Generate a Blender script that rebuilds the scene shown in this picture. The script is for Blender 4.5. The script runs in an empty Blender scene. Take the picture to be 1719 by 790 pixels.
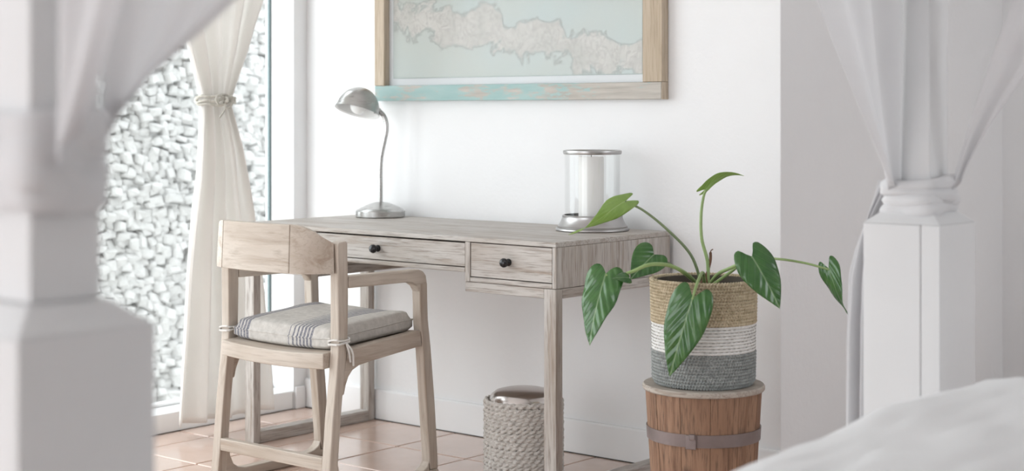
import bpy, bmesh, math, random
from mathutils import Vector, Matrix, noise
random.seed(7)
S = bpy.context.scene
COL = S.collection
R = math.radians
PI = math.pi

# ------------------------------------------------------------------ camera
FPX, YAW, CAMH, U0, V0 = 2700.0, R(39.8), 1.139, 859.5, 187.6
cam = bpy.data.cameras.new('camera')
cam.sensor_width = 36.0
cam.lens = FPX / 1719.0 * 36.0
cam.shift_y = -(395.0 - V0) / 1719.0
cam.clip_start = 0.05
cam.dof.use_dof = True
cam.dof.focus_distance = 4.75
cam.dof.aperture_fstop = 2.7
camo = bpy.data.objects.new('camera', cam)
camo.location = (0, 0, CAMH)
camo.rotation_euler = (R(90), 0, YAW)
COL.objects.link(camo)
S.camera = camo

# ------------------------------------------------------------------ light
W = bpy.data.worlds.new('overcast_sky')
S.world = W
W.use_nodes = True
bg = W.node_tree.nodes['Background']
bg.inputs[0].default_value = (0.95, 0.985, 1.02, 1)
bg.inputs[1].default_value = 4.55
S.view_settings.view_transform = 'Standard'
S.view_settings.look = 'None'
S.view_settings.gamma = 1
S.view_settings.use_curve_mapping = False
S.view_settings.exposure = 0.0


def portal(name, loc, rot, sx, sy):
    l = bpy.data.lights.new(name, 'AREA')
    l.shape = 'RECTANGLE'
    l.size, l.size_y = sx, sy
    l.cycles.is_portal = True
    o = bpy.data.objects.new(name, l)
    o.location, o.rotation_euler = loc, rot
    COL.objects.link(o)


XL, YB, ZC, XE, YR = -4.594, 4.273, 2.75, -2.498, 5.931   # left wall, back wall, ceiling, wall end, recess wall
XR, YF = 1.7, -2.4
FWX0, FWX1 = -4.0, -1.2  # added unseen opening in the front wall, for more frontal light
RWY0, RWY1, RWZ0, RWZ1 = 3.5, 5.4, 0.9, 2.25               # added unseen window in the right wall, for fill light
WY0, WY1, WZ1 = 0.3, 4.205, 2.35                          # opening in the left wall
portal('daylight_opening_left', (XL - 0.17, (WY0 + WY1) / 2, WZ1 / 2), (0, R(-90), 0), WZ1, WY1 - WY0)
portal('added_opening_front', ((FWX0 + FWX1) / 2, YF - 0.17, 1.2), (R(90), 0, 0), FWX1 - FWX0, 2.4)  # portal of the added front opening

portal('added_opening_right', (XR + .17, (RWY0 + RWY1) / 2, (RWZ0 + RWZ1) / 2), (0, R(90), 0), RWZ1 - RWZ0, RWY1 - RWY0)  # portal of the added right-hand window

# ------------------------------------------------------------------ pixel helpers (directions only; distance comes from what is touched)
FW = Vector((-math.sin(YAW), math.cos(YAW), 0))
RT = Vector((math.cos(YAW), math.sin(YAW), 0))
CP = Vector((0, 0, CAMH))


def ray(u, v):
    return FW + RT * ((u - U0) / FPX) - Vector((0, 0, 1)) * ((v - V0) / FPX)


def at_y(u, v, y):
    d = ray(u, v); return CP + d * (y / d.y)


def at_x(u, v, x):
    d = ray(u, v); return CP + d * (x / d.x)


def at_d(u, v, t):
    return CP + ray(u, v) * t


# ------------------------------------------------------------------ materials
def nt(name):
    m = bpy.data.materials.new(name)
    m.use_nodes = True
    t = m.node_tree
    return m, t, t.nodes['Principled BSDF'], t.nodes['Material Output']


def N(t, typ, **kw):
    n = t.nodes.new(typ)
    for k, v in kw.items():
        if k.startswith('i_'):
            n.inputs[k[2:].replace('_', ' ')].default_value = v
        else:
            setattr(n, k, v)
    return n


def ramp(t, fac, stops, interp='LINEAR'):
    r = t.nodes.new('ShaderNodeValToRGB')
    r.color_ramp.interpolation = interp
    e = r.color_ramp.elements
    while len(e) < len(stops):
        e.new(0.5)
    for i, (p, c) in enumerate(stops):
        e[i].position = p
        e[i].color = (c[0], c[1], c[2], 1) if not isinstance(c, (int, float)) else (c, c, c, 1)
    t.links.new(fac, r.inputs[0])
    return r.outputs[0]


def coords(t, scale=(1, 1, 1), loc=(0, 0, 0), out='Object', rnd=0.0):
    tc = t.nodes.new('ShaderNodeTexCoord')
    mp = t.nodes.new('ShaderNodeMapping')
    mp.inputs['Scale'].default_value = scale
    mp.inputs['Location'].default_value = loc
    t.links.new(tc.outputs[out], mp.inputs[0])
    if rnd:
        oi = t.nodes.new('ShaderNodeObjectInfo')
        ml = N(t, 'ShaderNodeMath', operation='MULTIPLY'); ml.inputs[1].default_value = rnd
        t.links.new(oi.outputs['Random'], ml.inputs[0])
        cb = t.nodes.new('ShaderNodeCombineXYZ')
        for i in range(3):
            t.links.new(ml.outputs[0], cb.inputs[i])
        t.links.new(cb.outputs[0], mp.inputs['Location'])
    return mp.outputs[0]


def noi(t, vec, scale, detail=4, rough=0.55, dist=0.0):
    n = t.nodes.new('ShaderNodeTexNoise')
    n.inputs['Scale'].default_value = scale
    n.inputs['Detail'].default_value = detail
    n.inputs['Roughness'].default_value = rough
    n.inputs['Distortion'].default_value = dist
    t.links.new(vec, n.inputs['Vector'])
    return n.outputs[0]


def mixc(t, fac, a, b, mode='MIX'):
    m = t.nodes.new('ShaderNodeMix')
    m.data_type = 'RGBA'; m.blend_type = mode
    for sock, v in ((m.inputs[0], fac), (m.inputs[6], a), (m.inputs[7], b)):
        if isinstance(v, (int, float)):
            sock.default_value = v
        elif isinstance(v, tuple):
            sock.default_value = (*v, 1)
        else:
            t.links.new(v, sock)
    return m.outputs[2]


def math_(t, op, a, b=None):
    m = N(t, 'ShaderNodeMath', operation=op)
    for i, v in enumerate((a, b)):
        if v is None: continue
        if isinstance(v, (int, float)): m.inputs[i].default_value = v
        else: t.links.new(v, m.inputs[i])
    return m.outputs[0]


def bump(t, p, h, strength, dist=0.01):
    b = t.nodes.new('ShaderNodeBump')
    b.inputs['Strength'].default_value = strength
    b.inputs['Distance'].default_value = dist
    t.links.new(h, b.inputs['Height'])
    t.links.new(b.outputs[0], p.inputs['Normal'])


def plain(name, col, rough=0.5, metal=0.0, noise_amt=0.0, nscale=8, bmp=0.0, spec=0.5, bscale=None):
    m, t, p, o = nt(name)
    p.inputs['Roughness'].default_value = rough
    p.inputs['Metallic'].default_value = metal
    p.inputs['Specular IOR Level'].default_value = spec
    v = coords(t)
    n = noi(t, v, nscale)
    c = tuple(max(0, x * (1 - noise_amt)) for x in col)
    t.links.new(ramp(t, n, [(0.3, c), (0.7, col)]), p.inputs['Base Color'])
    if bmp:
        bump(t, p, noi(t, v, bscale or nscale * 4, 5), bmp)
    return m


def plaster(name, col):
    m, t, p, o = nt(name)
    p.inputs['Roughness'].default_value = 0.75
    p.inputs['Specular IOR Level'].default_value = 0.2
    v = coords(t)
    n1 = noi(t, v, 1.6, 3)
    n2 = noi(t, v, 38, 5, 0.6)
    base = ramp(t, n1, [(0.3, tuple(x * 0.965 for x in col)), (0.7, col)])
    vo = t.nodes.new('ShaderNodeTexVoronoi'); vo.inputs['Scale'].default_value = 9
    t.links.new(v, vo.inputs['Vector'])
    sp = ramp(t, vo.outputs['Distance'], [(0.0, 1.0), (0.035, 0.0)])
    gate = ramp(t, noi(t, v, 2.3, 2), [(0.56, 0.0), (0.64, 0.6)])
    t.links.new(mixc(t, math_(t, 'MULTIPLY', sp, gate), base, tuple(x * 0.72 for x in col)), p.inputs['Base Color'])
    h = math_(t, 'ADD', n2, math_(t, 'MULTIPLY', noi(t, v, 7, 3), 1.5))
    bump(t, p, h, 0.22, 0.006)
    return m


def wood(name, axis, light, dark, deep, k=1.0, rough=0.5, blotch=0.5, bstr=0.25, knots=0.0, streak=0.75):
    m, t, p, o = nt(name)
    st = {'X': (1.2, 22, 22), 'Y': (22, 1.2, 22), 'Z': (22, 22, 1.2)}[axis]
    v = coords(t, tuple(s * k for s in st), rnd=7.0)
    g1 = noi(t, v, 2.2, 6, 0.62, 0.6)
    v2 = coords(t, tuple(s * k * 3.2 for s in st), rnd=3.0)
    g2 = noi(t, v2, 3.0, 4, 0.6)
    vb = coords(t, tuple(3.0 if s < 2 else 7.0 for s in st), rnd=5.0)
    bl = noi(t, vb, 1.0, 3, 0.5)
    c = ramp(t, g1, [(0.30, dark), (0.52, light), (0.75, tuple(min(1, x * 1.08) for x in light))])
    c = mixc(t, ramp(t, g2, [(0.50, 0.0), (0.70, streak)]), c, deep)
    c = mixc(t, ramp(t, bl, [(0.45, 0.0), (0.72, blotch)]), c, dark)
    if knots:
        vo = t.nodes.new('ShaderNodeTexVoronoi'); vo.inputs['Scale'].default_value = 9
        t.links.new(coords(t, tuple(0.55 if q < 2 else 1.0 for q in st), rnd=11.0), vo.inputs['Vector'])
        kn_ = ramp(t, math_(t, 'ADD', vo.outputs['Distance'], math_(t, 'MULTIPLY', g1, 0.10)), [(0.10, knots), (0.26, 0.0)])
        c = mixc(t, kn_, c, deep)
    t.links.new(c, p.inputs['Base Color'])
    p.inputs['Roughness'].default_value = rough
    p.inputs['Specular IOR Level'].default_value = 0.35
    bump(t, p, math_(t, 'ADD', g1, math_(t, 'MULTIPLY', g2, 0.7)), bstr, 0.004)
    return m


def glassy(name, tint=(0.96, 0.985, 0.975), grazing=0.55, rough=0.02):
    m, t, p, o = nt(name)
    t.nodes.remove(p)
    tr = N(t, 'ShaderNodeBsdfTransparent'); tr.inputs[0].default_value = (*tint, 1)
    gl = N(t, 'ShaderNodeBsdfGlossy'); gl.inputs['Roughness'].default_value = rough
    lw_ = N(t, 'ShaderNodeLayerWeight'); lw_.inputs[0].default_value = 0.5
    fr = N(t, 'ShaderNodeMath', operation='MULTIPLY_ADD')
    t.links.new(math_(t, 'POWER', lw_.outputs['Facing'], 4.0), fr.inputs[0]); fr.inputs[1].default_value = grazing; fr.inputs[2].default_value = 0.03
    mx = N(t, 'ShaderNodeMixShader')
    t.links.new(fr.outputs[0], mx.inputs[0]); t.links.new(tr.outputs[0], mx.inputs[1]); t.links.new(gl.outputs[0], mx.inputs[2])
    t.links.new(mx.outputs[0], o.inputs[0])
    return m


def cloth(name, col, transl=0.35, transp=0.0, weave=220, bstr=0.08):
    m, t, p, o = nt(name)
    p.inputs['Roughness'].default_value = 0.9
    p.inputs['Specular IOR Level'].default_value = 0.1
    v = coords(t)
    n = noi(t, v, 5, 3)
    c = ramp(t, n, [(0.3, tuple(x * 0.97 for x in col)), (0.7, col)])
    t.links.new(c, p.inputs['Base Color'])
    bump(t, p, noi(t, v, weave, 2), bstr, 0.002)
    tl = N(t, 'ShaderNodeBsdfTranslucent'); t.links.new(c, tl.inputs[0])
    mx = N(t, 'ShaderNodeMixShader'); mx.inputs[0].default_value = transl
    t.links.new(p.outputs[0], mx.inputs[1]); t.links.new(tl.outputs[0], mx.inputs[2])
    last = mx
    if transp:
        tr = N(t, 'ShaderNodeBsdfTransparent')
        m2 = N(t, 'ShaderNodeMixShader'); m2.inputs[0].default_value = transp
        t.links.new(mx.outputs[0], m2.inputs[1]); t.links.new(tr.outputs[0], m2.inputs[2])
        last = m2
    t.links.new(last.outputs[0], o.inputs[0])
    return m


def tile_mat():
    m, t, p, o = nt('terracotta_tile')
    oi = t.nodes.new('ShaderNodeObjectInfo')
    v = coords(t, (1, 1, 1), rnd=9.0)
    n = noi(t, v, 4, 4)
    a = ramp(t, n, [(0.3, (0.62, 0.44, 0.355)), (0.7, (0.72, 0.53, 0.44))])
    c = mixc(t, math_(t, 'MULTIPLY', oi.outputs['Random'], 0.35), a, (0.68, 0.52, 0.45))
    t.links.new(c, p.inputs['Base Color'])
    p.inputs['Roughness'].default_value = 0.2
    t.links.new(ramp(t, noi(t, v, 9, 3), [(0.3, 0.14), (0.7, 0.26)]), p.inputs['Roughness'])
    p.inputs['Coat Weight'].default_value = 0.6
    p.inputs['Coat Roughness'].default_value = 0.12
    bump(t, p, noi(t, v, 3, 2), 0.08, 0.01)
    return m


def brushed(name, col, rough=0.28):
    m, t, p, o = nt(name)
    p.inputs['Metallic'].default_value = 1
    v = coords(t, (3, 3, 60))
    n = noi(t, v, 6, 3)
    t.links.new(ramp(t, n, [(0.3, tuple(x * 0.96 for x in col)), (0.7, col)]), p.inputs['Base Color'])
    t.links.new(ramp(t, n, [(0.3, rough - 0.02), (0.7, rough + 0.03)]), p.inputs['Roughness'])
    return m


def rope_mat(name, a, b, scale=60):
    m, t, p, o = nt(name)
    p.inputs['Roughness'].default_value = 0.85
    p.inputs['Specular IOR Level'].default_value = 0.15
    v = coords(t)
    n = noi(t, v, scale, 4, 0.7)
    t.links.new(ramp(t, n, [(0.32, a), (0.66, b)]), p.inputs['Base Color'])
    bump(t, p, noi(t, v, scale * 3, 3), 0.3, 0.003)
    return m


def leaf_mat(name, c0, c1, vein, rough=0.28, trl=0.25):
    m, t, p, o = nt(name)
    tc = t.nodes.new('ShaderNodeTexCoord')
    sp = t.nodes.new('ShaderNodeSeparateXYZ')
    t.links.new(tc.outputs['UV'], sp.inputs[0])
    ax = math_(t, 'ABSOLUTE', math_(t, 'SUBTRACT', sp.outputs[0], 0.5))
    y = sp.outputs[1]
    mid = ramp(t, ax, [(0.0, 1.0), (0.013, 0.75), (0.026, 0.0)])
    ph = math_(t, 'SUBTRACT', math_(t, 'MULTIPLY', y, 5.0), math_(t, 'MULTIPLY', ax, 5.5))
    fr = math_(t, 'ABSOLUTE', math_(t, 'SUBTRACT', math_(t, 'FRACT', ph), 0.5))
    lat = ramp(t, fr, [(0.0, 0.28), (0.05, 0.0)])
    v = coords(t)
    n = noi(t, v, 22, 4)
    c = ramp(t, n, [(0.3, c0), (0.7, c1)])
    c = mixc(t, math_(t, 'MAXIMUM', mid, lat), c, vein)
    t.links.new(c, p.inputs['Base Color'])
    p.inputs['Roughness'].default_value = rough
    p.inputs['Specular IOR Level'].default_value = 0.7
    wav = N(t, 'ShaderNodeMath', operation='SINE'); t.links.new(math_(t, 'MULTIPLY', ph, 6.2832), wav.inputs[0])
    bump(t, p, math_(t, 'ADD', wav.outputs[0], math_(t, 'MULTIPLY', n, 2.0)), 0.22, 0.005)
    tl = N(t, 'ShaderNodeBsdfTranslucent'); t.links.new(c, tl.inputs[0])
    mx = N(t, 'ShaderNodeMixShader'); mx.inputs[0].default_value = trl
    t.links.new(p.outputs[0], mx.inputs[1]); t.links.new(tl.outputs[0], mx.inputs[2])
    t.links.new(mx.outputs[0], o.inputs[0])
    return m


def cushion_mat():
    m, t, p, o = nt('striped_linen')
    p.inputs['Roughness'].default_value = 0.9
    p.inputs['Specular IOR Level'].default_value = 0.1
    tc = t.nodes.new('ShaderNodeTexCoord'); sp = t.nodes.new('ShaderNodeSeparateXYZ')
    t.links.new(tc.outputs['Object'], sp.inputs[0])
    x = sp.outputs[0]
    v = coords(t)
    base = ramp(t, noi(t, v, 60, 4), [(0.3, (0.47, 0.445, 0.415)), (0.7, (0.60, 0.57, 0.535))])
    msk = None
    for cx, w in [(-0.205, .0035), (-0.192, .0045), (-0.178, .0045), (-0.164, .0045), (-0.150, .0055),
                  (0.055, .0035), (0.072, .0035), (0.087, .0045), (0.102, .0045), (0.117, .0045), (0.132, .0045),
                  (0.036, .0018)]:
        d = math_(t, 'ABSOLUTE', math_(t, 'SUBTRACT', x, cx))
        s = math_(t, 'LESS_THAN', d, w)
        msk = s if msk is None else math_(t, 'MAXIMUM', msk, s)
    msk = math_(t, 'MULTIPLY', msk, ramp(t, noi(t, v, 240, 2), [(0.25, 0.35), (0.6, 0.9)]))
    t.links.new(mixc(t, msk, base, (0.11, 0.115, 0.16)), p.inputs['Base Color'])
    bump(t, p, noi(t, v, 300, 2), 0.2, 0.002)
    return m


def map_mat():
    m, t, p, o = nt('printed_map')
    p.inputs['Roughness'].default_value = 0.8
    v = coords(t)
    tc = t.nodes.new('ShaderNodeTexCoord'); sp = t.nodes.new('ShaderNodeSeparateXYZ')
    t.links.new(tc.outputs['Object'], sp.inputs[0])
    x, z = sp.outputs[0], sp.outputs[2]
    # a land mass that runs across the sheet, falling to the right
    axis = math_(t, 'ADD', math_(t, 'MULTIPLY', x, -0.15), 0.225)
    d = math_(t, 'ABSOLUTE', math_(t, 'SUBTRACT', z, axis))
    n = noi(t, v, 5.5, 8, 0.62, 0.3)
    land = math_(t, 'ADD', math_(t, 'SUBTRACT', 0.060, d), math_(t, 'MULTIPLY', math_(t, 'SUBTRACT', n, 0.5), 0.36))
    lm = ramp(t, land, [(0.0, 0.0), (0.012, 1.0)])
    coast = ramp(t, math_(t, 'ABSOLUTE', land), [(0.0, 0.75), (0.010, 0.0)])
    sea = ramp(t, noi(t, v, 2.2, 3), [(0.32, (0.49, 0.51, 0.475)), (0.62, (0.46, 0.525, 0.52))])
    lc = ramp(t, noi(t, v, 9, 5), [(0.3, (0.46, 0.455, 0.425)), (0.55, (0.54, 0.52, 0.49)), (0.75, (0.58, 0.565, 0.535))])
    c = mixc(t, lm, sea, lc)
    rn = noi(t, v, 34, 3, 0.6, 0.8)
    roads = ramp(t, math_(t, 'ABSOLUTE', math_(t, 'SUBTRACT', rn, 0.5)), [(0.0, 0.5), (0.06, 0.0)])
    c = mixc(t, math_(t, 'MULTIPLY', roads, lm), c, (0.33, 0.31, 0.30))
    c = mixc(t, coast, c, (0.30, 0.30, 0.29))
    t.links.new(c, p.inputs['Base Color'])
    return m


def flaked_paint():
    m, t, p, o = nt('flaked_teal_paint')
    v = coords(t, (3.0, 14, 14))
    n = noi(t, v, 3.2, 8, 0.72)
    tc = t.nodes.new('ShaderNodeTexCoord'); sp = t.nodes.new('ShaderNodeSeparateXYZ')
    t.links.new(tc.outputs['Object'], sp.inputs[0])
    # the paint has worn off towards the right-hand end
    wear = math_(t, 'MULTIPLY', math_(t, 'MAXIMUM', math_(t, 'SUBTRACT', sp.outputs[0], 0.12), 0.0), 0.42)
    k = math_(t, 'ADD', n, wear)
    teal = ramp(t, noi(t, coords(t, (1, 5, 5)), 5, 4), [(0.3, (0.30, 0.46, 0.45)), (0.7, (0.40, 0.53, 0.515))])
    bare = ramp(t, noi(t, coords(t, (2, 30, 30)), 3, 5), [(0.3, (0.40, 0.37, 0.33)), (0.7, (0.56, 0.52, 0.47))])
    t.links.new(mixc(t, ramp(t, k, [(0.51, 0.0), (0.58, 1.0)]), teal, bare), p.inputs['Base Color'])
    p.inputs['Roughness'].default_value = 0.65
    bump(t, p, k, 0.2, 0.004)
    return m


LIGHT, BROWN, DEEP = (0.515, 0.485, 0.455), (0.335, 0.272, 0.222), (0.18, 0.14, 0.11)
M = dict(
    wall=plaster('white_plaster', (0.875, 0.875, 0.88)),
    ceil=plain('ceiling_paint', (0.88, 0.88, 0.88), 0.8),
    trim=plain('white_trim_paint', (0.87, 0.87, 0.875), 0.5, noise_amt=0.03, nscale=5, bmp=0.05),
    frame=plain('window_frame_paint', (0.88, 0.885, 0.885), 0.4, noise_amt=0.02),
    bedpaint=plain('bed_white_paint', (0.75, 0.75, 0.755), 0.55, noise_amt=0.04, nscale=4, bmp=0.06),
    grout=plain('floor_grout', (0.50, 0.40, 0.35), 0.8, noise_amt=0.2, nscale=20),
    tile=tile_mat(),
    woodX=wood('limed_wood_x', 'X', LIGHT, BROWN, DEEP),
    woodY=wood('limed_wood_y', 'Y', LIGHT, BROWN, DEEP),
    woodZ=wood('limed_wood_z', 'Z', LIGHT, BROWN, DEEP),
    chairX=wood('pale_chair_wood_x', 'X', (0.54, 0.475, 0.41), (0.37, 0.29, 0.225), (0.25, 0.185, 0.14), 0.6, blotch=0.5, streak=0.38),
    chairY=wood('pale_chair_wood_y', 'Y', (0.54, 0.475, 0.41), (0.37, 0.29, 0.225), (0.25, 0.185, 0.14), 0.6, blotch=0.5, streak=0.38),
    chairZ=wood('pale_chair_wood_z', 'Z', (0.54, 0.475, 0.41), (0.37, 0.29, 0.225), (0.25, 0.185, 0.14), 0.6, blotch=0.5, streak=0.38),
    stave=wood('weathered_stave_wood', 'Z', (0.33, 0.195, 0.125), (0.19, 0.10, 0.06), (0.06, 0.04, 0.03), 0.9, 0.65, 0.7, 0.4, 0.85),
    stavelid=wood('greyed_lid_wood', 'X', (0.46, 0.41, 0.36), (0.36, 0.30, 0.25), (0.22, 0.17, 0.14), 0.8, 0.7, 0.4, 0.35),
    framewood=wood('driftwood_frame', 'Z', (0.56, 0.47, 0.37), (0.44, 0.35, 0.25), (0.33, 0.25, 0.17), 0.9, 0.7, 0.4),
    teal=flaked_paint(),
    gap=plain('gap_shade_and_wick', (0.05, 0.045, 0.04), 0.9),  # near-black: painted-in shade of gaps and slots, and the wick's own colour
    knob=plain('black_metal_knob', (0.012, 0.013, 0.016), 0.22, 0.3, spec=0.7),
    nickel=brushed('brushed_nickel', (0.49, 0.485, 0.475), 0.28),
    pewter=brushed('aged_pewter', (0.44, 0.43, 0.425), 0.34),
    lidmetal=brushed('satin_steel_lid', (0.60, 0.56, 0.54), 0.22),
    shadein=plain('lamp_shade_lining', (0.86, 0.86, 0.85), 0.5),
    bulb=plain('frosted_bulb', (0.9, 0.9, 0.89), 0.35),
    glass=glassy('clear_glass', (0.992, 0.994, 0.993), 0.10),
    picglass=glassy('picture_glass', (0.99, 0.993, 0.99), 0.05, 0.25),
    pane=glassy('window_glass', (0.97, 0.985, 0.98)),
    glassedge=plain('glass_edge', (0.13, 0.19, 0.20), 0.3),
    wax=plain('white_wax', (0.86, 0.85, 0.83), 0.5, spec=0.3),
    curtain=cloth('cream_curtain_cloth', (0.92, 0.90, 0.875), 0.46),
    gauze=cloth('white_gauze', (0.88, 0.875, 0.885), 0.45, 0.10, 160),
    wrap=cloth('white_gauze_wrap', (0.88, 0.875, 0.885), 0.25, 0.0, 160),
    duvet=cloth('white_bed_linen', (0.88, 0.88, 0.885), 0.08, 0.0, 120),
    rope=rope_mat('curtain_rope', (0.42, 0.40, 0.35), (0.68, 0.66, 0.60), 90),
    linen=cushion_mat(),
    ribbon=cloth('linen_ribbon', (0.80, 0.78, 0.75), 0.15),
    band=plain('strap_brown_band', (0.27, 0.215, 0.205), 0.45, 0.3, 0.25, 12, 0.1),
    seagrass=rope_mat('natural_seagrass', (0.42, 0.34, 0.22), (0.68, 0.58, 0.43), 70),
    whitegrass=rope_mat('white_woven_cord', (0.66, 0.65, 0.63), (0.84, 0.83, 0.81), 70),
    greygrass=rope_mat('grey_woven_cord', (0.22, 0.235, 0.23), (0.38, 0.395, 0.385), 70),
    stitch=plain('dark_stitch', (0.36, 0.34, 0.31), 0.9),
    wicker=rope_mat('pale_wicker', (0.50, 0.47, 0.435), (0.62, 0.59, 0.555), 40),
    core=plain('basket_gap_shade', (0.10, 0.085, 0.07), 0.95),  # dark backing: shade between the woven rows put into the colour
    soil=plain('potting_soil', (0.10, 0.07, 0.05), 0.95, noise_amt=0.4, nscale=60, bmp=0.5),
    leaf=leaf_mat('glossy_leaf', (0.045, 0.145, 0.035), (0.085, 0.22, 0.055), (0.26, 0.40, 0.20), 0.2),
    leafpale=leaf_mat('young_leaf', (0.34, 0.50, 0.15), (0.44, 0.60, 0.21), (0.54, 0.66, 0.32), 0.4, 0.5),
    stem=plain('leaf_stalk', (0.30, 0.42, 0.16), 0.45, noise_amt=0.2, nscale=20),
    stemdark=plain('leaf_stalk_dark', (0.20, 0.26, 0.13), 0.45, noise_amt=0.2, nscale=20),
    crown=plain('plant_crown', (0.20, 0.10, 0.06), 0.7, noise_amt=0.3, nscale=40),
    stone=rope_mat('pale_split_stone', (0.48, 0.475, 0.465), (0.60, 0.595, 0.585), 9),
    mortar=plain('wall_mortar', (0.52, 0.52, 0.51), 0.95, noise_amt=0.2, nscale=14),  # plain grey mortar, mottled by noise
    paving=plain('pale_paving', (0.80, 0.79, 0.77), 0.8, noise_amt=0.1, nscale=5, bmp=0.1),
    map=map_mat(),
    mat_board=plain('mat_board', (0.66, 0.67, 0.69), 0.8),
    ink=plain('border_ink', (0.36, 0.42, 0.40), 0.8),
)


# ------------------------------------------------------------------ mesh helpers
class MB:
    def __init__(s):
        s.v, s.f, s.uv = [], [], None

    def box(s, x0, x1, y0, y1, z0, z1):
        i = len(s.v)
        s.v += [(x, y, z) for z in (z0, z1) for y in (y0, y1) for x in (x0, x1)]
        s.f += [tuple(i + k for k in q) for q in ((0, 2, 3, 1), (4, 5, 7, 6), (0, 1, 5, 4), (2, 6, 7, 3), (0, 4, 6, 2), (1, 3, 7, 5))]
        return s

    def prism(s, poly, axis, a, b):
        """poly: 2-D outline; axis 'X' -> (y, z), 'Y' -> (x, z), 'Z' -> (x, y)"""
        i, n = len(s.v), len(poly)
        for c in (a, b):
            for p, q in poly:
                s.v.append({'X': (c, p, q), 'Y': (p, c, q), 'Z': (p, q, c)}[axis])
        s.f.append(tuple(range(i + n - 1, i - 1, -1)))
        s.f.append(tuple(range(i + n, i + 2 * n)))
        for k in range(n):
            l = (k + 1) % n
            s.f.append((i + k, i + l, i + n + l, i + n + k))
        return s

    def grid(s, pts, cu=False, cv=False):
        """pts[j][i] rows of points"""
        i0 = len(s.v); nj, ni = len(pts), len(pts[0])
        for row in pts:
            s.v += [tuple(p) for p in row]
        for j in range(nj if cv else nj - 1):
            for i in range(ni if cu else ni - 1):
                a, b = i, (i + 1) % ni
                c, d = j, (j + 1) % nj
                s.f.append((i0 + c * ni + a, i0 + c * ni + b, i0 + d * ni + b, i0 + d * ni + a))
        return s

    def lathe(s, prof, c=(0, 0, 0), n=48, ax=None, closed=False):
        """prof: (radius, height) list around axis ax (default Z)"""
        c = Vector(c)
        az = Vector((0, 0, 1)) if ax is None else Vector(ax).normalized()
        e1 = az.orthogonal().normalized() if ax is not None else Vector((1, 0, 0))
        e2 = az.cross(e1)
        rows = []
        for r, h in prof:
            rows.append([c + az * h + (e1 * math.cos(2 * PI * k / n) + e2 * math.sin(2 * PI * k / n)) * max(r, 1e-5) for k in range(n)])
        return s.grid(rows, cu=True, cv=closed)

    def tube(s, path, rad, n=10, closed=False, caps=True):
        path = [Vector(p) for p in path]
        m = len(path)
        rads = rad if isinstance(rad, (list, tuple)) else [rad] * m
        rows = []
        up = None
        for k in range(m):
            if closed:
                tg = path[(k + 1) % m] - path[k - 1]
            else:
                tg = path[min(k + 1, m - 1)] - path[max(k - 1, 0)]
            tg.normalize()
            if up is None:
                up = tg.orthogonal().normalized()
            up = (up - tg * up.dot(tg)).normalized()
            sd = tg.cross(up)
            rows.append([path[k] + (up * math.cos(2 * PI * i / n) + sd * math.sin(2 * PI * i / n)) * rads[k] for i in range(n)])
        i0 = len(s.v)
        s.grid(rows, cu=True, cv=closed)
        if caps and not closed:
            s.f.append(tuple(range(i0 + n - 1, i0 - 1, -1)))
            s.f.append(tuple(range(i0 + (m - 1) * n, i0 + m * n)))
        return s

    def build(s, name, mat, parent=None, origin=None, bevel=0.0, seg=1, smooth=True, solid=0.0, sub=0, fix=True, ang=None):
        wn = bevel and ang is None
        ang = ang or (50 if bevel else 35)
        o0 = Vector(origin) if origin is not None else (Vector(parent['_o']) if parent is not None and '_o' in parent else Vector((0, 0, 0)))
        me = bpy.data.meshes.new(name)
        me.from_pydata([tuple(Vector(p) - o0) for p in s.v], [], s.f)
        if s.uv:
            lay = me.uv_layers.new(name='UVMap')
            for l in me.loops:
                lay.data[l.index].uv = s.uv[l.vertex_index]
        if fix or bevel:
            bm = bmesh.new(); bm.from_mesh(me)
            if fix:
                bmesh.ops.recalc_face_normals(bm, faces=bm.faces)
            if bevel:
                ed = [e for e in bm.edges if len(e.link_faces) == 2 and e.calc_face_angle(0) > R(30)]
                bmesh.ops.bevel(bm, geom=ed, offset=bevel, segments=seg, affect='EDGES', profile=0.5, clamp_overlap=True)
            bm.to_mesh(me); bm.free()
        if smooth:
            me.polygons.foreach_set('use_smooth', [True] * len(me.polygons))
            me.set_sharp_from_angle(angle=R(ang))
        me.materials.append(M[mat] if isinstance(mat, str) else mat)
        o = bpy.data.objects.new(name, me)
        COL.objects.link(o)
        if wn:
            md = o.modifiers.new('flat_faces', 'WEIGHTED_NORMAL'); md.keep_sharp = True
        if solid:
            md = o.modifiers.new('thickness', 'SOLIDIFY'); md.thickness = solid; md.offset = 0
        if sub:
            md = o.modifiers.new('smooth', 'SUBSURF'); md.levels = sub; md.render_levels = sub
        if parent is not None:
            o.parent = parent
        elif origin is not None:
            o.location = o0
        o['_o'] = list(o0)
        return o


def thing(name, loc, label, cat, group=None):
    o = bpy.data.objects.new(name, None)
    o.empty_display_size = 0.05
    o.location = loc
    COL.objects.link(o)
    o['_o'] = list(loc)
    return tag(o, label, cat, group)


def tag(o, label, cat, group=None):
    o['label'], o['category'] = label, cat
    if group: o['group'] = group
    return o


def struct(o, label=None):
    o['kind'] = 'structure'
    if label: o['label'] = label
    return o


def lerp(a, b, t): return a + (b - a) * t


def interp(tab, x):
    for (a, b) in zip(tab, tab[1:]):
        if x <= b[0]:
            t = (x - a[0]) / (b[0] - a[0])
            t = max(0, t)
            return tuple(lerp(p, q, t) for p, q in zip(a[1:], b[1:]))
    return tab[-1][1:]


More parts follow.
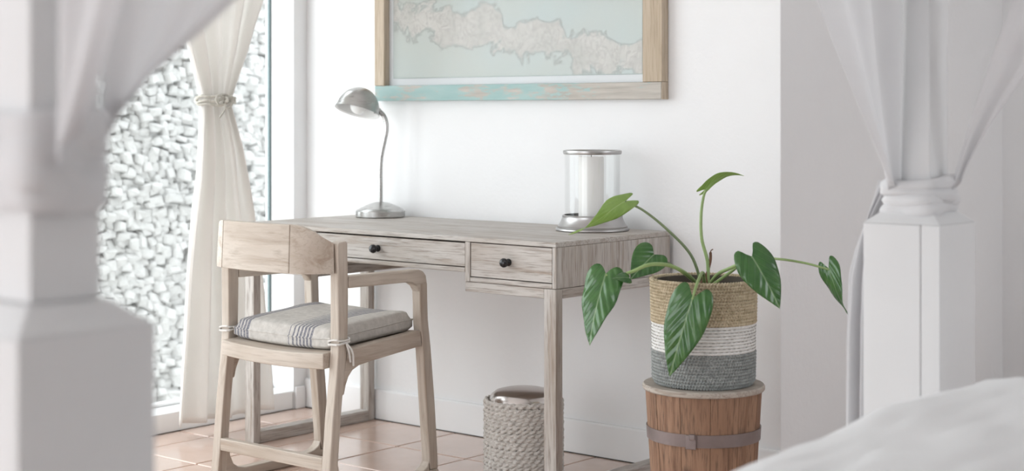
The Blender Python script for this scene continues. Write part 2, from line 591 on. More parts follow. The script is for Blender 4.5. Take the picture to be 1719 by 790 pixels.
def smooth_path(pts, n=8):
    """Catmull-Rom through the points"""
    P = [Vector(p) for p in pts]
    P = [P[0] * 2 - P[1]] + P + [P[-1] * 2 - P[-2]]
    out = []
    for k in range(1, len(P) - 2):
        a, b, c, d = P[k - 1:k + 3]
        for i in range(n):
            t = i / n
            out.append(0.5 * ((2 * b) + (c - a) * t + (2 * a - 5 * b + 4 * c - d) * t * t + (3 * b - a - 3 * c + d) * t ** 3))
    out.append(P[-2])
    return out


# ================================================================== STRUCTURE
WT = 0.16
fl = struct(MB().box(XL - WT, XR + WT, YF - WT, YR + WT, -0.12, -0.006).build('floor', 'grout', bevel=0), 'terracotta tiled floor')
# tiles: one object each in the part of the room the photograph shows, the rest joined
PX, PY, X0, Y0 = 0.3105, 0.3075, -3.81, 3.961
tm = {}


def tile_mesh(w, d):
    key = (round(w, 3), round(d, 3))
    if key not in tm:
        o = MB().box(-w / 2, w / 2, -d / 2, d / 2, -0.012, 0).build('tile', 'tile', fl, (0, 0, 0), bevel=0.0025, ang=20)
        tm[key] = o.data
        bpy.data.objects.remove(o)
    return tm[key]


g = 0.0026
rest = MB()
ix0, ix1 = int((XL - X0) / PX) - 2, int((XR - X0) / PX) + 1
iy0, iy1 = int((YF - Y0) / PY) - 2, int((YR - Y0) / PY) + 1
for i in range(ix0, ix1 + 1):
    for j in range(iy0, iy1 + 1):
        xa, xb = max(X0 + i * PX + g, XL + .002), min(X0 + (i + 1) * PX - g, XR - .002)
        ya, yb = max(Y0 + j * PY + g, YF + .002), min(Y0 + (j + 1) * PY - g, YR - .002)
        cx, cy = (xa + xb) / 2, (ya + yb) / 2
        if cx < XE: yb = min(yb, YB - .002)
        if xb - xa < 0.02 or yb - ya < 0.02: continue
        cy = (ya + yb) / 2
        if cx < -1.7 and cy > 1.7:
            o = bpy.data.objects.new('tile', tile_mesh(xb - xa, yb - ya))
            COL.objects.link(o); o.parent = fl
            o.location = (cx + random.uniform(-.0006, .0006), cy, random.uniform(-.0006, .0004))
        else:
            rest.box(xa, xb, ya, yb, -0.012, 0)
o = rest.build('tile_field', 'tile', fl, fix=False, smooth=False); o['kind'] = 'stuff'

struct(MB().box(XL - WT, XR + WT, YF - WT, YR + WT, ZC, ZC + .15).build('ceiling', 'ceil'))
# back wall with its return into the recess: one solid pier, one bright face and one shaded face
bw = MB().box(XL - WT, XE, YB, YR + WT, 0, ZC).build('wall_back', 'wall', bevel=0.004, seg=2)
struct(bw, 'white plaster wall behind the desk')
struct(MB().box(XE, XR + WT, YR, YR + WT, 0, ZC).build('wall_recess', 'wall'))
rw = MB().box(XR, XR + WT, YF - WT, RWY0, 0, ZC).box(XR, XR + WT, RWY1, YR, 0, ZC)
rw.box(XR, XR + WT, RWY0, RWY1, 0, RWZ0).box(XR, XR + WT, RWY0, RWY1, RWZ1, ZC)
struct(rw.build('wall_right', 'wall'))
fw = MB()
fw.box(XL - WT, FWX0, YF - WT, YF, 0, ZC).box(FWX1, XR, YF - WT, YF, 0, ZC).box(FWX0, FWX1, YF - WT, YF, 2.4, ZC)
struct(fw.build('wall_front', 'wall'))
lw = MB()
lw.box(XL - WT, XL, WY1, YB, 0, ZC).box(XL - WT, XL, YF, WY0, 0, ZC).box(XL - WT, XL, WY0, WY1, WZ1, ZC)
struct(lw.build('wall_left', 'wall'))
# skirting
bb = MB().prism([(YB, 0.0), (YB - .014, 0.0), (YB - .014, .104), (YB - .010, .112), (YB, .112)], 'X', XL + .001, XE)
struct(bb.build('baseboard_back', 'trim', bevel=0.001))
struct(MB().box(XL, XL + .012, WY1 + .004, YB - .015, 0, .085).build('baseboard_left', 'trim', bevel=.003))
gap = MB().box(XL + .01, XE, YB - .0155, YB - .013, -.004, .003).build('skirting_gap', 'gap', bb and bpy.data.objects['baseboard_back'])

# the glazed opening in the left wall
win = MB().box(XL - .16, XL - .002, WY0, WY1, 0, .07).build('window_1', 'frame', bevel=.003)
struct(win, 'white framed floor to ceiling glazing')
GX = XL - .135
for nm, a in (('sill_rail', (GX - .02, GX + .02, WY0, WY1, .0702, .082)), ('head_rail', (GX - .02, GX + .02, WY0, WY1, WZ1 - .05, WZ1)),
              ('side_rail', (GX - .02, GX + .02, WY0, WY0 + .06, .0822, WZ1 - .0502)), ('mullion', (GX - .02, GX + .02, 2.30, 2.36, .0822, WZ1 - .0502))):
    MB().box(*a).build(nm, 'frame', win, bevel=.003)
for a, b in ((WY0 + .06, 2.30), (2.36, WY1 - .008)):
    MB().box(GX - .003, GX + .003, a, b, .0822, WZ1 - .0502).build('pane', 'pane', win)
MB().box(GX - .006, GX + .006, WY1 - .0078, WY1 - .0002, .0822, WZ1 - .0502).build('gasket', 'glassedge', win)
win2 = MB().box(FWX0, FWX0 + .07, YF - .1, YF - .03, 0, 2.4).build('added_window_front', 'frame', bevel=.004)  # added behind the camera to bring in frontal daylight
struct(win2, 'added unseen front opening that lets in more daylight')
for a in ((FWX1 - .07, FWX1, YF - .1, YF - .03, 0, 2.4), (-2.64, -2.56, YF - .1, YF - .03, 0, 2.4)):
    MB().box(*a).build('mullion', 'frame', win2, bevel=.004)

win3 = MB().box(XR + .05, XR + .11, RWY0, RWY0 + .06, RWZ0, RWZ1).build('added_window_right', 'frame', bevel=.004)  # added out of view to lighten the recess and right-facing sides
struct(win3, 'added unseen side window that brightens the shaded faces')
for a in ((RWY1 - .06, RWY1, RWZ0, RWZ1), (RWY0 + .06, RWY1 - .06, RWZ0, RWZ0 + .06), (RWY0 + .06, RWY1 - .06, RWZ1 - .06, RWZ1)):
    MB().box(XR + .05, XR + .11, *a).build('frame_rail', 'frame', win3, bevel=.004)

# ------------------------------------------------------------------ outside: ground and stone wall
struct(MB().box(-16, XL - WT - .001, -12, 14, -.6, -.45).build('ground_outside', 'paving'))
SX = -5.95
sw = MB().box(SX - .25, SX - .02, 3.7, 7.4, -.449, 2.6).build('wall_stone', 'mortar')
struct(sw, 'pale dry stone garden wall outside the window')
stones = []
for k in range(10):
    bm = bmesh.new()
    bmesh.ops.create_cube(bm, size=1)
    for v in bm.verts:
        v.co += Vector((random.uniform(-.12, .2), random.uniform(-.13, .13), random.uniform(-.16, .16)))
    bmesh.ops.bevel(bm, geom=list(bm.edges), offset=.13, segments=1, affect='EDGES', clamp_overlap=True)
    me = bpy.data.meshes.new('stone'); bm.to_mesh(me); bm.free()
    me.materials.append(M['stone'])
    stones.append(me)
cells = []
z = -.44
while z < 2.55:
    h = random.uniform(.024, .038)
    y = 3.72 + random.uniform(0, .05)
    while y < 7.35:
        w = random.uniform(.028, .066)
        cells.append((y + w / 2, z + h / 2 + random.uniform(-.007, .007), w * random.uniform(1.05, 1.25), h * random.uniform(1.1, 1.5)))
        y += w + .002
    z += h + .001


def pxof(p):
    d = Vector(p) - CP; t = d.dot(FW)
    return U0 + FPX * d.dot(RT) / t, V0 - FPX * d.z / t


scored = []
for c in cells:
    u, v = pxof((SX, c[0], c[1]))
    vis = (175 < u < 320 and 90 < v < 690) or (395 < u < 460 and -5 < v < 360)
    scored.append((c[2] * c[3] if vis else -1, c))
scored.sort(key=lambda s: -s[0])
fill = MB()
tmpv = [([tuple(v.co) for v in me.vertices], [tuple(p.vertices) for p in me.polygons]) for me in stones]
for n, (sc, c) in enumerate(scored):
    k = random.randrange(10)
    dpt = random.uniform(.05, .10)
    rx = random.uniform(-.3, .3)
    mt = Matrix.Translation((SX + random.uniform(-.015, .015), c[0], c[1])) @ Matrix.Rotation(rx, 4, 'X') @ Matrix.Rotation(random.uniform(-.35, .35), 4, 'Z') @ Matrix.Rotation(random.uniform(-.35, .35), 4, 'Y') @ Matrix.Diagonal((dpt, c[2], c[3], 1))
    if sc > 0 and n < 295:
        o = bpy.data.objects.new('stone', stones[k]); COL.objects.link(o)
        o.parent = sw; o.matrix_local = mt
    else:
        i0 = len(fill.v); vs, fs = tmpv[k]
        fill.v += [tuple(mt @ Vector(p)) for p in vs]
        fill.f += [tuple(i0 + q for q in f) for f in fs]
o = fill.build('stone_infill', 'stone', sw, fix=False, smooth=False); o['kind'] = 'stuff'


# ================================================================== DESK
DX0, DX1, DY0, DY1, DZ = -4.25, -2.888, 3.665, 4.252, 0.76
desk = thing('writing_desk', ((DX0 + DX1) / 2, (DY0 + DY1) / 2, 0), 'limed wood writing desk with three drawers and open sled legs against the white wall', 'desk')
XA, XB = -3.905, -3.230          # dividers
BV = .0015
MB().box(DX0, DX1, DY0, DY1, .745, DZ).build('top', 'woodX', desk, bevel=BV)
for x0, x1 in ((DX0, DX0 + .014), (DX1 - .014, DX1)):
    MB().box(x0, x1, DY0, DY1, .6245, .7448).build('side_panel', 'woodZ', desk, bevel=BV)
for xc in (XA, XB):
    MB().box(xc - .010, xc + .010, DY0, DY1 - .012, .6245, .7448).build('divider', 'woodZ', desk, bevel=BV)
MB().box(DX0 + .0142, DX1 - .0142, DY1 - .012, DY1, .6245, .7448).build('back_panel', 'woodX', desk)
for x0, x1 in ((DX0 + .0142, XA - .0102), (XB + .0102, DX1 - .0142)):
    MB().box(x0, x1, DY0, DY1 - .0122, .6245, .6385).build('bottom_panel', 'woodX', desk, bevel=BV)
    MB().box(x0, x1, DY0 + .03, DY0 + .034, .639, .7445).build('recess', 'gap', desk)  # near-black sheet paints the shade behind the drawer gaps
MB().box(XA + .0102, XB - .0102, DY0, DY1 - .0122, .652, .666).build('bottom_panel', 'woodX', desk, bevel=BV)
MB().box(XA + .0102, XB - .0102, DY0 + .03, DY0 + .034, .6663, .7445).build('recess', 'gap', desk)  # same painted-in shade behind the middle drawer


def drawer(x0, x1, z0, z1, kx, kz, yo=0.0):
    c = .0022
    d = MB().box(x0 + c, x1 - c, DY0 + .002 + yo, DY0 + .026, z0 + c, z1 - c).build('drawer', 'woodX', desk, bevel=.001)
    y = DY0 + .002 + yo
    pr = [(.0001, .034), (.006, .0335), (.0115, .030), (.0140, .025), (.0135, .019), (.010, .0145), (.006, .012), (.0055, .009), (.0095, .0065), (.0110, .0035), (.0110, .0)]
    MB().lathe(pr, (kx, y, kz), 24, ax=(0, -1, 0)).build('knob', 'knob', d)


drawer(DX0 + .0142, XA - .0102, .6387, .7447, (DX0 + XA) / 2, .692)
drawer(XA + .0102, XB - .0102, .6662, .7425, -3.612, .704, .001)
drawer(XB + .0102, DX1 - .0142, .6387, .7447, -3.068, .692)
LW = .045
for s, (x0, x1) in enumerate(((DX0, XA + .010), (XB - .010, DX1))):
    lx0 = x0 if s == 0 else x1 - LW
    # under-frame rails around each pedestal
    ra, rb = (lx0 + LW + .0003, x1) if s == 0 else (x0, lx0 - .0003)
    MB().box(ra, rb, DY0 + .001, DY0 + .03, .5945, .6235).build('apron_rail', 'woodX', desk, bevel=BV)
    MB().box(ra, rb, DY1 - .03, DY1 - .001, .5945, .6235).build('apron_rail', 'woodX', desk, bevel=BV)
    ix = x1 - .03 if s == 0 else x0
    MB().box(ix, ix + .03, DY0 + .0303, DY1 - .0303, .5945, .6235).build('apron_rail', 'woodY', desk, bevel=BV)
    for y0 in (DY0, DY1 - .032):
        MB().box(lx0, lx0 + LW, y0, y0 + .032, 0.0005, .6235).build('leg', 'woodZ', desk, bevel=.0025, seg=2)
    MB().box(lx0, lx0 + LW, DY0 + .0323, DY1 - .0323, .5945, .6235).build('apron_rail', 'woodY', desk, bevel=BV)
    MB().box(lx0, lx0 + LW, DY0 + .0323, DY1 - .0323, .0005, .040).build('floor_rail', 'woodY', desk, bevel=BV)

# ================================================================== CHAIR
CXC = -3.63
chair = thing('armchair', (CXC, 3.45, 0), 'pale wooden open armchair with curved backrest pulled up to the desk', 'chair')
HW, TH = .26, .035


def arc(cx, cy, r, a0, a1, n=6):
    return [(cx + r * math.cos(R(lerp(a0, a1, k / n))), cy + r * math.sin(R(lerp(a0, a1, k / n)))) for k in range(n + 1)]


for sgn in (-1, 1):
    a, b = sorted((CXC + sgn * HW, CXC + sgn * (HW - TH)))
    # rear leg running up into the back post
    pl = [(3.212, .001), (3.245, .001), (3.252, .03), (3.270, .25), (3.284, .37), (3.297, .46), (3.300, .60), (3.297, .758), (3.290, .763), (3.262, .760), (3.257, .752), (3.259, .60), (3.260, .46), (3.252, .37), (3.237, .25), (3.222, .08)]
    MB().prism(pl, 'X', a, b).build('leg', 'chairZ', chair, bevel=.004, seg=2)
    # front leg
    pl = [(3.655, .0345), (3.688, .0345), (3.686, .08), (3.672, .25), (3.655, .41), (3.642, .5), (3.638, .615), (3.604, .615), (3.608, .5), (3.620, .40), (3.633, .25), (3.646, .10), (3.648, .065)]
    MB().prism(pl, 'X', a, b).build('leg', 'chairZ', chair, bevel=.004, seg=2)
    # floor runner with rounded corner at both ends
    pl = [(3.250, .001), (3.690, .001), (3.694, .010), (3.690, .034), (3.650, .034)] + [(3.648, .062), (3.640, .048), (3.622, .037), (3.600, .032), (3.330, .030), (3.300, .036), (3.280, .050), (3.268, .075), (3.261, .115), (3.250, .115), (3.250, .03)]
    MB().prism(pl, 'X', a + .0006, b - .0006).build('floor_runner', 'chairY', chair, bevel=.004, seg=2)
    # armrest with rounded front corner
    pl = [(3.302, .660), (3.302, .624), (3.48, .622), (3.545, .621), (3.572, .617), (3.592, .606), (3.604, .588), (3.6345, .588), (3.6375, .618), (3.634, .636), (3.622, .650), (3.604, .656), (3.45, .659)]
    arm = MB().prism(pl, 'X', a + .0006, b - .0006).build('armrest', 'chairY', chair, bevel=.005, seg=2)
    # side seat rail with fillet into the rear leg
    pl = [(3.2985, .446), (3.330, .447), (3.608, .469), (3.616, .420), (3.590, .419), (3.40, .401), (3.345, .394), (3.318, .383), (3.302, .366), (3.291, .342), (3.284, .315), (3.270, .315)]
    MB().prism(pl, 'X', a + .001, b - .001).build('seat_rail', 'chairY', chair, bevel=.004, seg=2)
# seat board
xi0, xi1 = CXC - HW + TH + .0005, CXC + HW - TH - .0005
rows = []
for j in range(9):
    y = lerp(3.232, 3.640, j / 8)
    rows.append([(lerp(xi0, xi1, i / 12), y - (.010 * (1 - ((i - 6) / 6) ** 2) if j == 0 else 0), lerp(.438, .464, j / 8) - .007 * (1 - ((i - 6) / 6) ** 2)) for i in range(13)])
mb = MB().grid(rows)
lo = [[(p[0], p[1], p[2] - .046) for p in r] for r in rows]
n0 = len(mb.v); mb.grid(lo)
for j in (0, 8):
    for i in range(12):
        mb.f.append((j * 13 + i, j * 13 + i + 1, n0 + j * 13 + i + 1, n0 + j * 13 + i))
for i in (0, 12):
    for j in range(8):
        mb.f.append((j * 13 + i, (j + 1) * 13 + i, n0 + (j + 1) * 13 + i, n0 + j * 13 + i))
mb.build('seat', 'chairX', chair, bevel=.003, seg=2)
# rear stretcher
MB().box(xi0 - .002, xi1 + .002, 3.226, 3.250, .098, .136).build('stretcher', 'chairX', chair, bevel=.003, seg=2)
# curved backrest: middle board and two end blocks, seams showing
BK = smooth_path([(-.26, 3.262, 0), (-.225, 3.212, 0), (-.165, 3.172, 0), (-.08, 3.157, 0), (0, 3.153, 0), (.08, 3.157, 0), (.165, 3.172, 0), (.225, 3.212, 0), (.26, 3.262, 0)], 8)


def back_piece(xa, xb, name, mat):
    pts = [p for p in BK if xa - 1e-6 <= p.x <= xb + 1e-6]
    ends = []
    for x in (xa, xb):
        for p, q in zip(BK, BK[1:]):
            if p.x <= x <= q.x:
                ends.append(p.lerp(q, (x - p.x) / max(1e-9, q.x - p.x))); break
    pts = sorted(pts + ends, key=lambda p: p.x)
    cl = [pts[0]]
    for p in pts[1:]:
        if p.x - cl[-1].x > 1e-4: cl.append(p)
    rows = []
    for k, p in enumerate(cl):
        q0, q1 = cl[max(0, k - 1)], cl[min(len(cl) - 1, k + 1)]
        tg = (q1 - q0).normalized(); nr = Vector((-tg.y, tg.x, 0))
        ax_ = abs(p.x)
        zt = .812 if ax_ < .15 else .812 - .058 * min(1, (ax_ - .15) / .105) ** 2.2
        zb = .666 + (.004 if ax_ < .2 else .004)
        o_ = p + Vector((CXC, 0, 0)); i_ = o_ + nr * .028
        o2 = o_ + nr * .010
        rows.append([(o_.x, o_.y, zb), (lerp(o_.x, o2.x, .6), lerp(o_.y, o2.y, .6), zt), (i_.x, i_.y, zt), (i_.x, i_.y, zb)])
    mb = MB().grid(rows, cu=True)
    n = len(rows)
    mb.f.append((0, 1, 2, 3)); mb.f.append(((n - 1) * 4 + 3, (n - 1) * 4 + 2, (n - 1) * 4 + 1, (n - 1) * 4))
    return mb.build(name, mat, chair, bevel=.004, seg=2)


back_piece(-.149, .149, 'backrest', 'chairX')
back_piece(-.252, -.1505, 'backrest_end', 'chairX')
back_piece(.1505, .252, 'backrest_end', 'chairX')

# ------------------------------------------------------------------ cushion
cu = thing('seat_cushion', (CXC, 3.44, .45), 'grey linen seat cushion with dark blue stripes on the armchair', 'cushion')
rows_t, rows_b = [], []
nx, ny = 25, 21
cx0, cx1, cy0, cy1 = CXC - .222, CXC + .222, 3.262, 3.628


def seat_z(x, y):
    i = (x - CXC) / .225
    return lerp(.438, .464, (y - 3.232) / .408) - .007 * (1 - i * i)


for j in range(ny):
    rt, rb = [], []
    for i in range(nx):
        s, t = i / (nx - 1) * 2 - 1, j / (ny - 1) * 2 - 1
        ins = .010
        x = lerp(cx0, cx1, (s + 1) / 2); y = lerp(cy0, cy1, (t + 1) / 2)
        e = min(1.0, (1 - abs(s)) / .16); e2 = min(1.0, (1 - abs(t)) / .18)
        k = math.sqrt(max(0, 1 - (1 - e) ** 2)) * math.sqrt(max(0, 1 - (1 - e2) ** 2))
        th = .034 + .030 * k + .010 * (1 - s * s) * (1 - t * t)
        nz = noise.noise(Vector((x * 9, y * 9, 1))) * .004
        pull = (1 - k) * .012
        xx, yy = x - pull * s * 0.6, y - pull * t * 0.6
        zb = seat_z(max(xi0, min(xi1, x)), y) + .002
        rt.append((xx, yy, zb + th + nz)); rb.append((xx, yy, zb + (.010 * (1 - k))))
    rows_t.append(rt); rows_b.append(rb)
mb = MB().grid(rows_t); n0 = len(mb.v); mb.grid(rows_b)
for i in range(nx - 1):
    for j in (0, ny - 1):
        mb.f.append((j * nx + i, j * nx + i + 1, n0 + j * nx + i + 1, n0 + j * nx + i))
for j in range(ny - 1):
    for i in (0, nx - 1):
        mb.f.append((j * nx + i, (j + 1) * nx + i, n0 + (j + 1) * nx + i, n0 + j * nx + i))
mb.build('cover', 'linen', cu, bevel=.004, seg=2, ang=70)
# piping along the top rear and side edges
pp = [rows_t[0][i] for i in range(nx)] + [rows_t[j][nx - 1] for j in range(1, ny)] + [rows_t[ny - 1][i] for i in range(nx - 2, -1, -1)] + [rows_t[j][0] for j in range(ny - 2, 0, -1)]
MB().tube(pp, .0026, 6, closed=True).build('piping', 'linen', cu)
for sgn in (-1, 1):
    xc = CXC + sgn * (HW - TH / 2)
    a, b, c, d = xc - .0215, xc + .0215, 3.2535, 3.303
    loop = [(a, c, .462), (b, c, .464), (b, d, .470), (a, d, .468)]
    P = []
    for k in range(4):
        p, q = Vector(loop[k]), Vector(loop[(k + 1) % 4])
        P += [p.lerp(q, t) for t in (.08, .5, .92)]
    mb = MB().tube(P, .0036, 6, closed=True)
    P2 = [(x, y, z_ + .010 + .004 * math.sin(i)) for i, (x, y, z_) in enumerate([tuple(p) for p in P])]
    mb.tube(P2, .0030, 6, closed=True)
    if sgn > 0:
        for q in range(2):
            mb.tube(smooth_path([(b + .001, 3.285, .468), (b + .006 + q * .004, 3.292 + q * .01, .44), (b + .004, 3.300 + q * .012, .41 - q * .012)], 5), .003, 6)
    mb.build('tie', 'ribbon', cu)

# ================================================================== LAMP
LT = 5.80
lb = at_d(638.5, 358, LT); lb.z = DZ + .0005
lamp = thing('desk_lamp', lb, 'brushed nickel gooseneck desk lamp with domed shade at the window end of the desk', 'lamp')
MB().lathe([(.0001, 0), (.086, 0), (.0895, .003), (.0895, .022), (.086, .026), (.070, .034), (.050, .044), (.030, .051), (.014, .054), (.0001, .055)], lb, 56).build('base', 'nickel', lamp)
path = [at_d(u, v, LT) for u, v in ((638.5, 338), (638.5, 310), (638.5, 283), (640, 262), (644.5, 240), (648.5, 220), (648, 205), (643.5, 194), (637, 187))]
path[0].z = lb.z + .050
MB().tube(smooth_path(path, 7), .0088, 12).build('gooseneck', 'nickel', lamp)
ax = (Vector((0, 0, 1)) * .94 + RT * .22 + FW * .25).normalized()
hc = at_d(600, 185.5, LT - .03)
RS, HS = .078, .086
prof = [(RS + .004, -.004), (RS + .0035, 0)] + [(RS * math.cos(R(a)), HS * math.sin(R(a))) for a in range(6, 88, 6)] + [(.0001, HS)]
sh = MB().lathe(prof, hc, 48, ax=ax).build('shade', 'nickel', lamp)
prof = [(RS + .003, -.004)] + [((RS - .003) * math.cos(R(a)), (HS - .003) * math.sin(R(a))) for a in range(0, 88, 6)] + [(.0001, HS - .003)]
MB().lathe(prof, hc, 48, ax=ax).build('shade_lining', 'shadein', sh)
bc = hc + ax * .018
MB().lathe([(.0001, -.030)] + [(.030 * math.cos(R(a)), .030 * math.sin(R(a))) for a in range(-80, 60, 10)] + [(.015, .035), (.013, .05), (.0001, .05)], bc, 24, ax=ax).build('bulb', 'bulb', sh)
for k in range(4):
    d = (ax.cross(RT).normalized() * .3 + RT * .9).normalized()
    pc = hc + ax * .012 + (RT * math.cos(R(-46 + k * 9)) + ax.cross(RT).normalized() * math.sin(R(-46 + k * 9))) * (RS - .006)
    MB().lathe([(.0001, 0), (.004, .0), (.004, .002), (.0001, .002)], pc, 8, ax=-d).build('vent_slot', 'gap', sh)
jc = at_d(635, 186.5, LT - .005)
MB().tube([jc - RT * .012 + Vector((0, 0, .004)), jc + RT * .006 - Vector((0, 0, .002))], [.014, .012], 12).build('swivel_joint', 'nickel', lamp)

# ================================================================== HURRICANE CANDLE HOLDER
hp = at_d(994.5, 386.5, 5.145); hp.z = DZ + .0005
hur = thing('hurricane_lantern', hp, 'glass hurricane lantern on a pewter foot on the desk', 'candle holder')
MB().lathe([(.0001, 0), (.116, 0), (.118, .003), (.117, .007), (.112, .010), (.1125, .014), (.108, .018), (.101, .030), (.0965, .042), (.097, .047), (.094, .050), (.090, .050), (.090, .020), (.0001, .018)], hp, 64).build('foot', 'pewter', hur)
MB().lathe([(.089, .024), (.089, .245), (.0862, .245), (.0862, .024)], hp, 64, closed=True).build('glass_cylinder', 'glass', hur)
MB().lathe([(.0855, .246), (.0855, .252), (.089, .256), (.0935, .255), (.0945, .249), (.092, .243), (.0895, .243), (.0895, .246)], hp, 64, closed=True).build('rim', 'pewter', hur)
cp = hp + Vector((0, 0, .0195)) - RT * .004
cd = thing('pillar_candle', cp, 'white pillar candle inside the glass hurricane lantern', 'candle')
MB().lathe([(.0001, 0), (.039, 0), (.0405, .002), (.0405, .212), (.038, .216), (.030, .214), (.0001, .211)], cp, 40).build('wax', 'wax', cd)
MB().tube([cp + Vector((0, 0, .210)), cp + Vector((.001, 0, .222))], .0012, 6).build('wick', 'gap', cd)

# ================================================================== FRAMED MAP
FX0, FX1, FZ0, FZ1 = -4.190, -2.908, 1.179, 2.06
FYF, FYB = YB - .036, YB - .001
fr = thing('framed_map', ((FX0 + FX1) / 2, FYB, FZ0), 'faded map in a wide driftwood frame with flaked teal bottom rail', 'picture')
fwid = .056
MB().box(FX0, FX1 - .004, FYF, FYB, FZ0, FZ0 + fwid - .0003).build('frame_rail', 'teal', fr, bevel=.002)
MB().box(FX0, FX1, FYF, FYB, FZ1 - fwid + .0003, FZ1).build('frame_rail', 'framewood', fr, bevel=.002)
MB().box(FX0, FX0 + fwid - .006, FYF - .002, FYB, FZ0 + fwid, FZ1 - fwid).build('frame_stile', 'framewood', fr, bevel=.002)
MB().box(FX1 - .076, FX1, FYF - .002, FYB, FZ0 + fwid, FZ1 - fwid).build('frame_stile', 'framewood', fr, bevel=.002)
MB().box(FX1 - .0035, FX1, FYF, FYB, FZ0, FZ0 + fwid - .0003).build('end_strip', 'framewood', fr, bevel=.001)
ax0, ax1, az0, az1 = FX0 + fwid - .0058, FX1 - .0762, FZ0 + fwid + .0002, FZ1 - fwid - .0002
MB().box(ax0, ax1, FYB - .009, FYB - .003, az0, az1).build('mat_board', 'mat_board', fr)
mx0, mx1, mz0 = ax0 + .024, ax1 - .018, az0 + .028
MB().box(mx0 - .003, mx1 + .003, FYB - .0102, FYB - .0092, mz0 - .003, az1 - .024).build('border_line', 'ink', fr)
MB().box(mx0, mx1, FYB - .0114, FYB - .0104, mz0, az1 - .027).build('map_sheet', 'map', fr)
MB().box(ax0, ax1, FYB - .0175, FYB - .0155, az0, az1).build('glazing', 'picglass', fr)


# ================================================================== WOVEN WORK
def rope_ring(mb, c, r, z, rr, rz, turns, nseg, ph=0.0, lobes=2, amp=.28, sec=8, wob=0.0, weave=0, wamp=0.0):
    """one coil: an elliptical cord around the basket with twisted strands"""
    rows = []
    for k in range(nseg):
        th = 2 * PI * k / nseg
        tw = turns * th + ph
        zz = z + wob * math.sin(3 * th + ph)
        row = []
        for i in range(sec):
            f = 2 * PI * i / sec
            q = 1 - amp + amp * abs(math.cos(lobes / 2 * (f - tw))) * 1.6
            dr = math.cos(f) * rr * q; dz = math.sin(f) * rz * q
            dr += wamp * math.sin(weave * th)
            row.append((c[0] + (r + dr) * math.cos(th), c[1] + (r + dr) * math.sin(th), zz + dz))
        rows.append(row)
    mb.grid(rows, cu=True, cv=True)


# waste bin
bt = 4.95
bp = at_d(879, 672, bt); bp.z = 0
bin_ = thing('waste_bin', bp, 'round woven waste bin with a steel dome lid under the desk', 'bin')
BRr, BH = .116, .258
MB().lathe([(.0001, .0005), (BRr - .006, .0005), (BRr - .006, BH - .012), (.0001, BH - .012)], bp, 40).build('liner', 'core', bin_)  # its dark colour stands in for shade between the coils
nrow = 20
rh = (BH - .008) / nrow
proto = None
for k in range(nrow):
    if proto is None:
        mb = MB(); rope_ring(mb, (0, 0), BRr, 0, .0064, rh * .60, 17, 396, 0, 2, .46, 10, .0008, weave=22, wamp=.0012)
        proto = mb.build('woven_coil', 'wicker', bin_, (0, 0, 0)); q = proto
    else:
        q = proto.copy(); COL.objects.link(q); q.parent = bin_
    q.location = (0, 0, .0075 + rh * (k + .5))
    q.rotation_euler = (random.uniform(-.006, .006), random.uniform(-.006, .006), (k % 2) * PI / 22 + 2 * PI * random.randrange(22) / 22 + random.uniform(-.02, .02))
MB().lathe([(BRr - .012, BH - .006), (BRr - .010, BH - .002), (BRr - .012, BH + .003), (BRr - .017, BH + .014), (BRr - .030, BH + .024), (BRr - .055, BH + .0305), (BRr - .085, BH + .033), (.0001, BH + .034)], bp, 56).build('lid', 'lidmetal', bin_)

# ================================================================== WOODEN TUB
tt = 4.45
tp = at_d(1181, 642, tt); tp.z = 0
tub = thing('wooden_tub', tp, 'upturned wooden stave tub with a metal hoop beneath the basket planter', 'tub')
TZ = .374
Rt, Rb = .160, .137
nst = 12
for k in range(nst):
    a0, a1 = 2 * PI * (k + .004) / nst + .17, 2 * PI * (k + .996) / nst + .17
    mb = MB(); ns = 6
    ro = random.uniform(-.0012, .0012)
    P = []
    for (rr_, zz) in ((Rb + ro, .0005), (Rt + ro, TZ)):
        P.append([(tp.x + rr_ * math.cos(lerp(a0, a1, i / ns)), tp.y + rr_ * math.sin(lerp(a0, a1, i / ns)), zz) for i in range(ns + 1)])
        P.append([(tp.x + (rr_ - .018) * math.cos(lerp(a0, a1, i / ns)), tp.y + (rr_ - .018) * math.sin(lerp(a0, a1, i / ns)), zz) for i in range(ns + 1)])
    mb.grid([P[0], P[2], P[3], P[1]], cv=True)
    n = ns + 1
    mb.f.append((0, n, 2 * n, 3 * n)); mb.f.append((n - 1, 2 * n - 1, 3 * n - 1, 4 * n - 1))
    mb.build('stave', 'stave', tub, bevel=.0012, ang=40)
MB().lathe([(.0001, TZ + .0005), (.166, TZ + .0005), (.1685, TZ + .004), (.1685, TZ + .012), (.165, TZ + .016), (.0001, TZ + .016)], tp, 64).build('lid', 'stavelid', tub)
hz = .258
hoop = MB().lathe([(lerp(Rb, Rt, (hz - .017) / TZ) + .0015, hz - .017), (lerp(Rb, Rt, (hz - .017) / TZ) + .0042, hz - .017), (lerp(Rb, Rt, (hz + .017) / TZ) + .0042, hz + .017), (lerp(Rb, Rt, (hz + .017) / TZ) + .0015, hz + .017)], tp, 72, closed=True).build('hoop', 'band', tub)
dcl = (-FW - RT * .34).normalized()
cc = tp + dcl * (lerp(Rb, Rt, hz / TZ) + .0075); cc.z = hz - .001
tgc = Vector((-dcl.y, dcl.x, 0))
mb = MB()
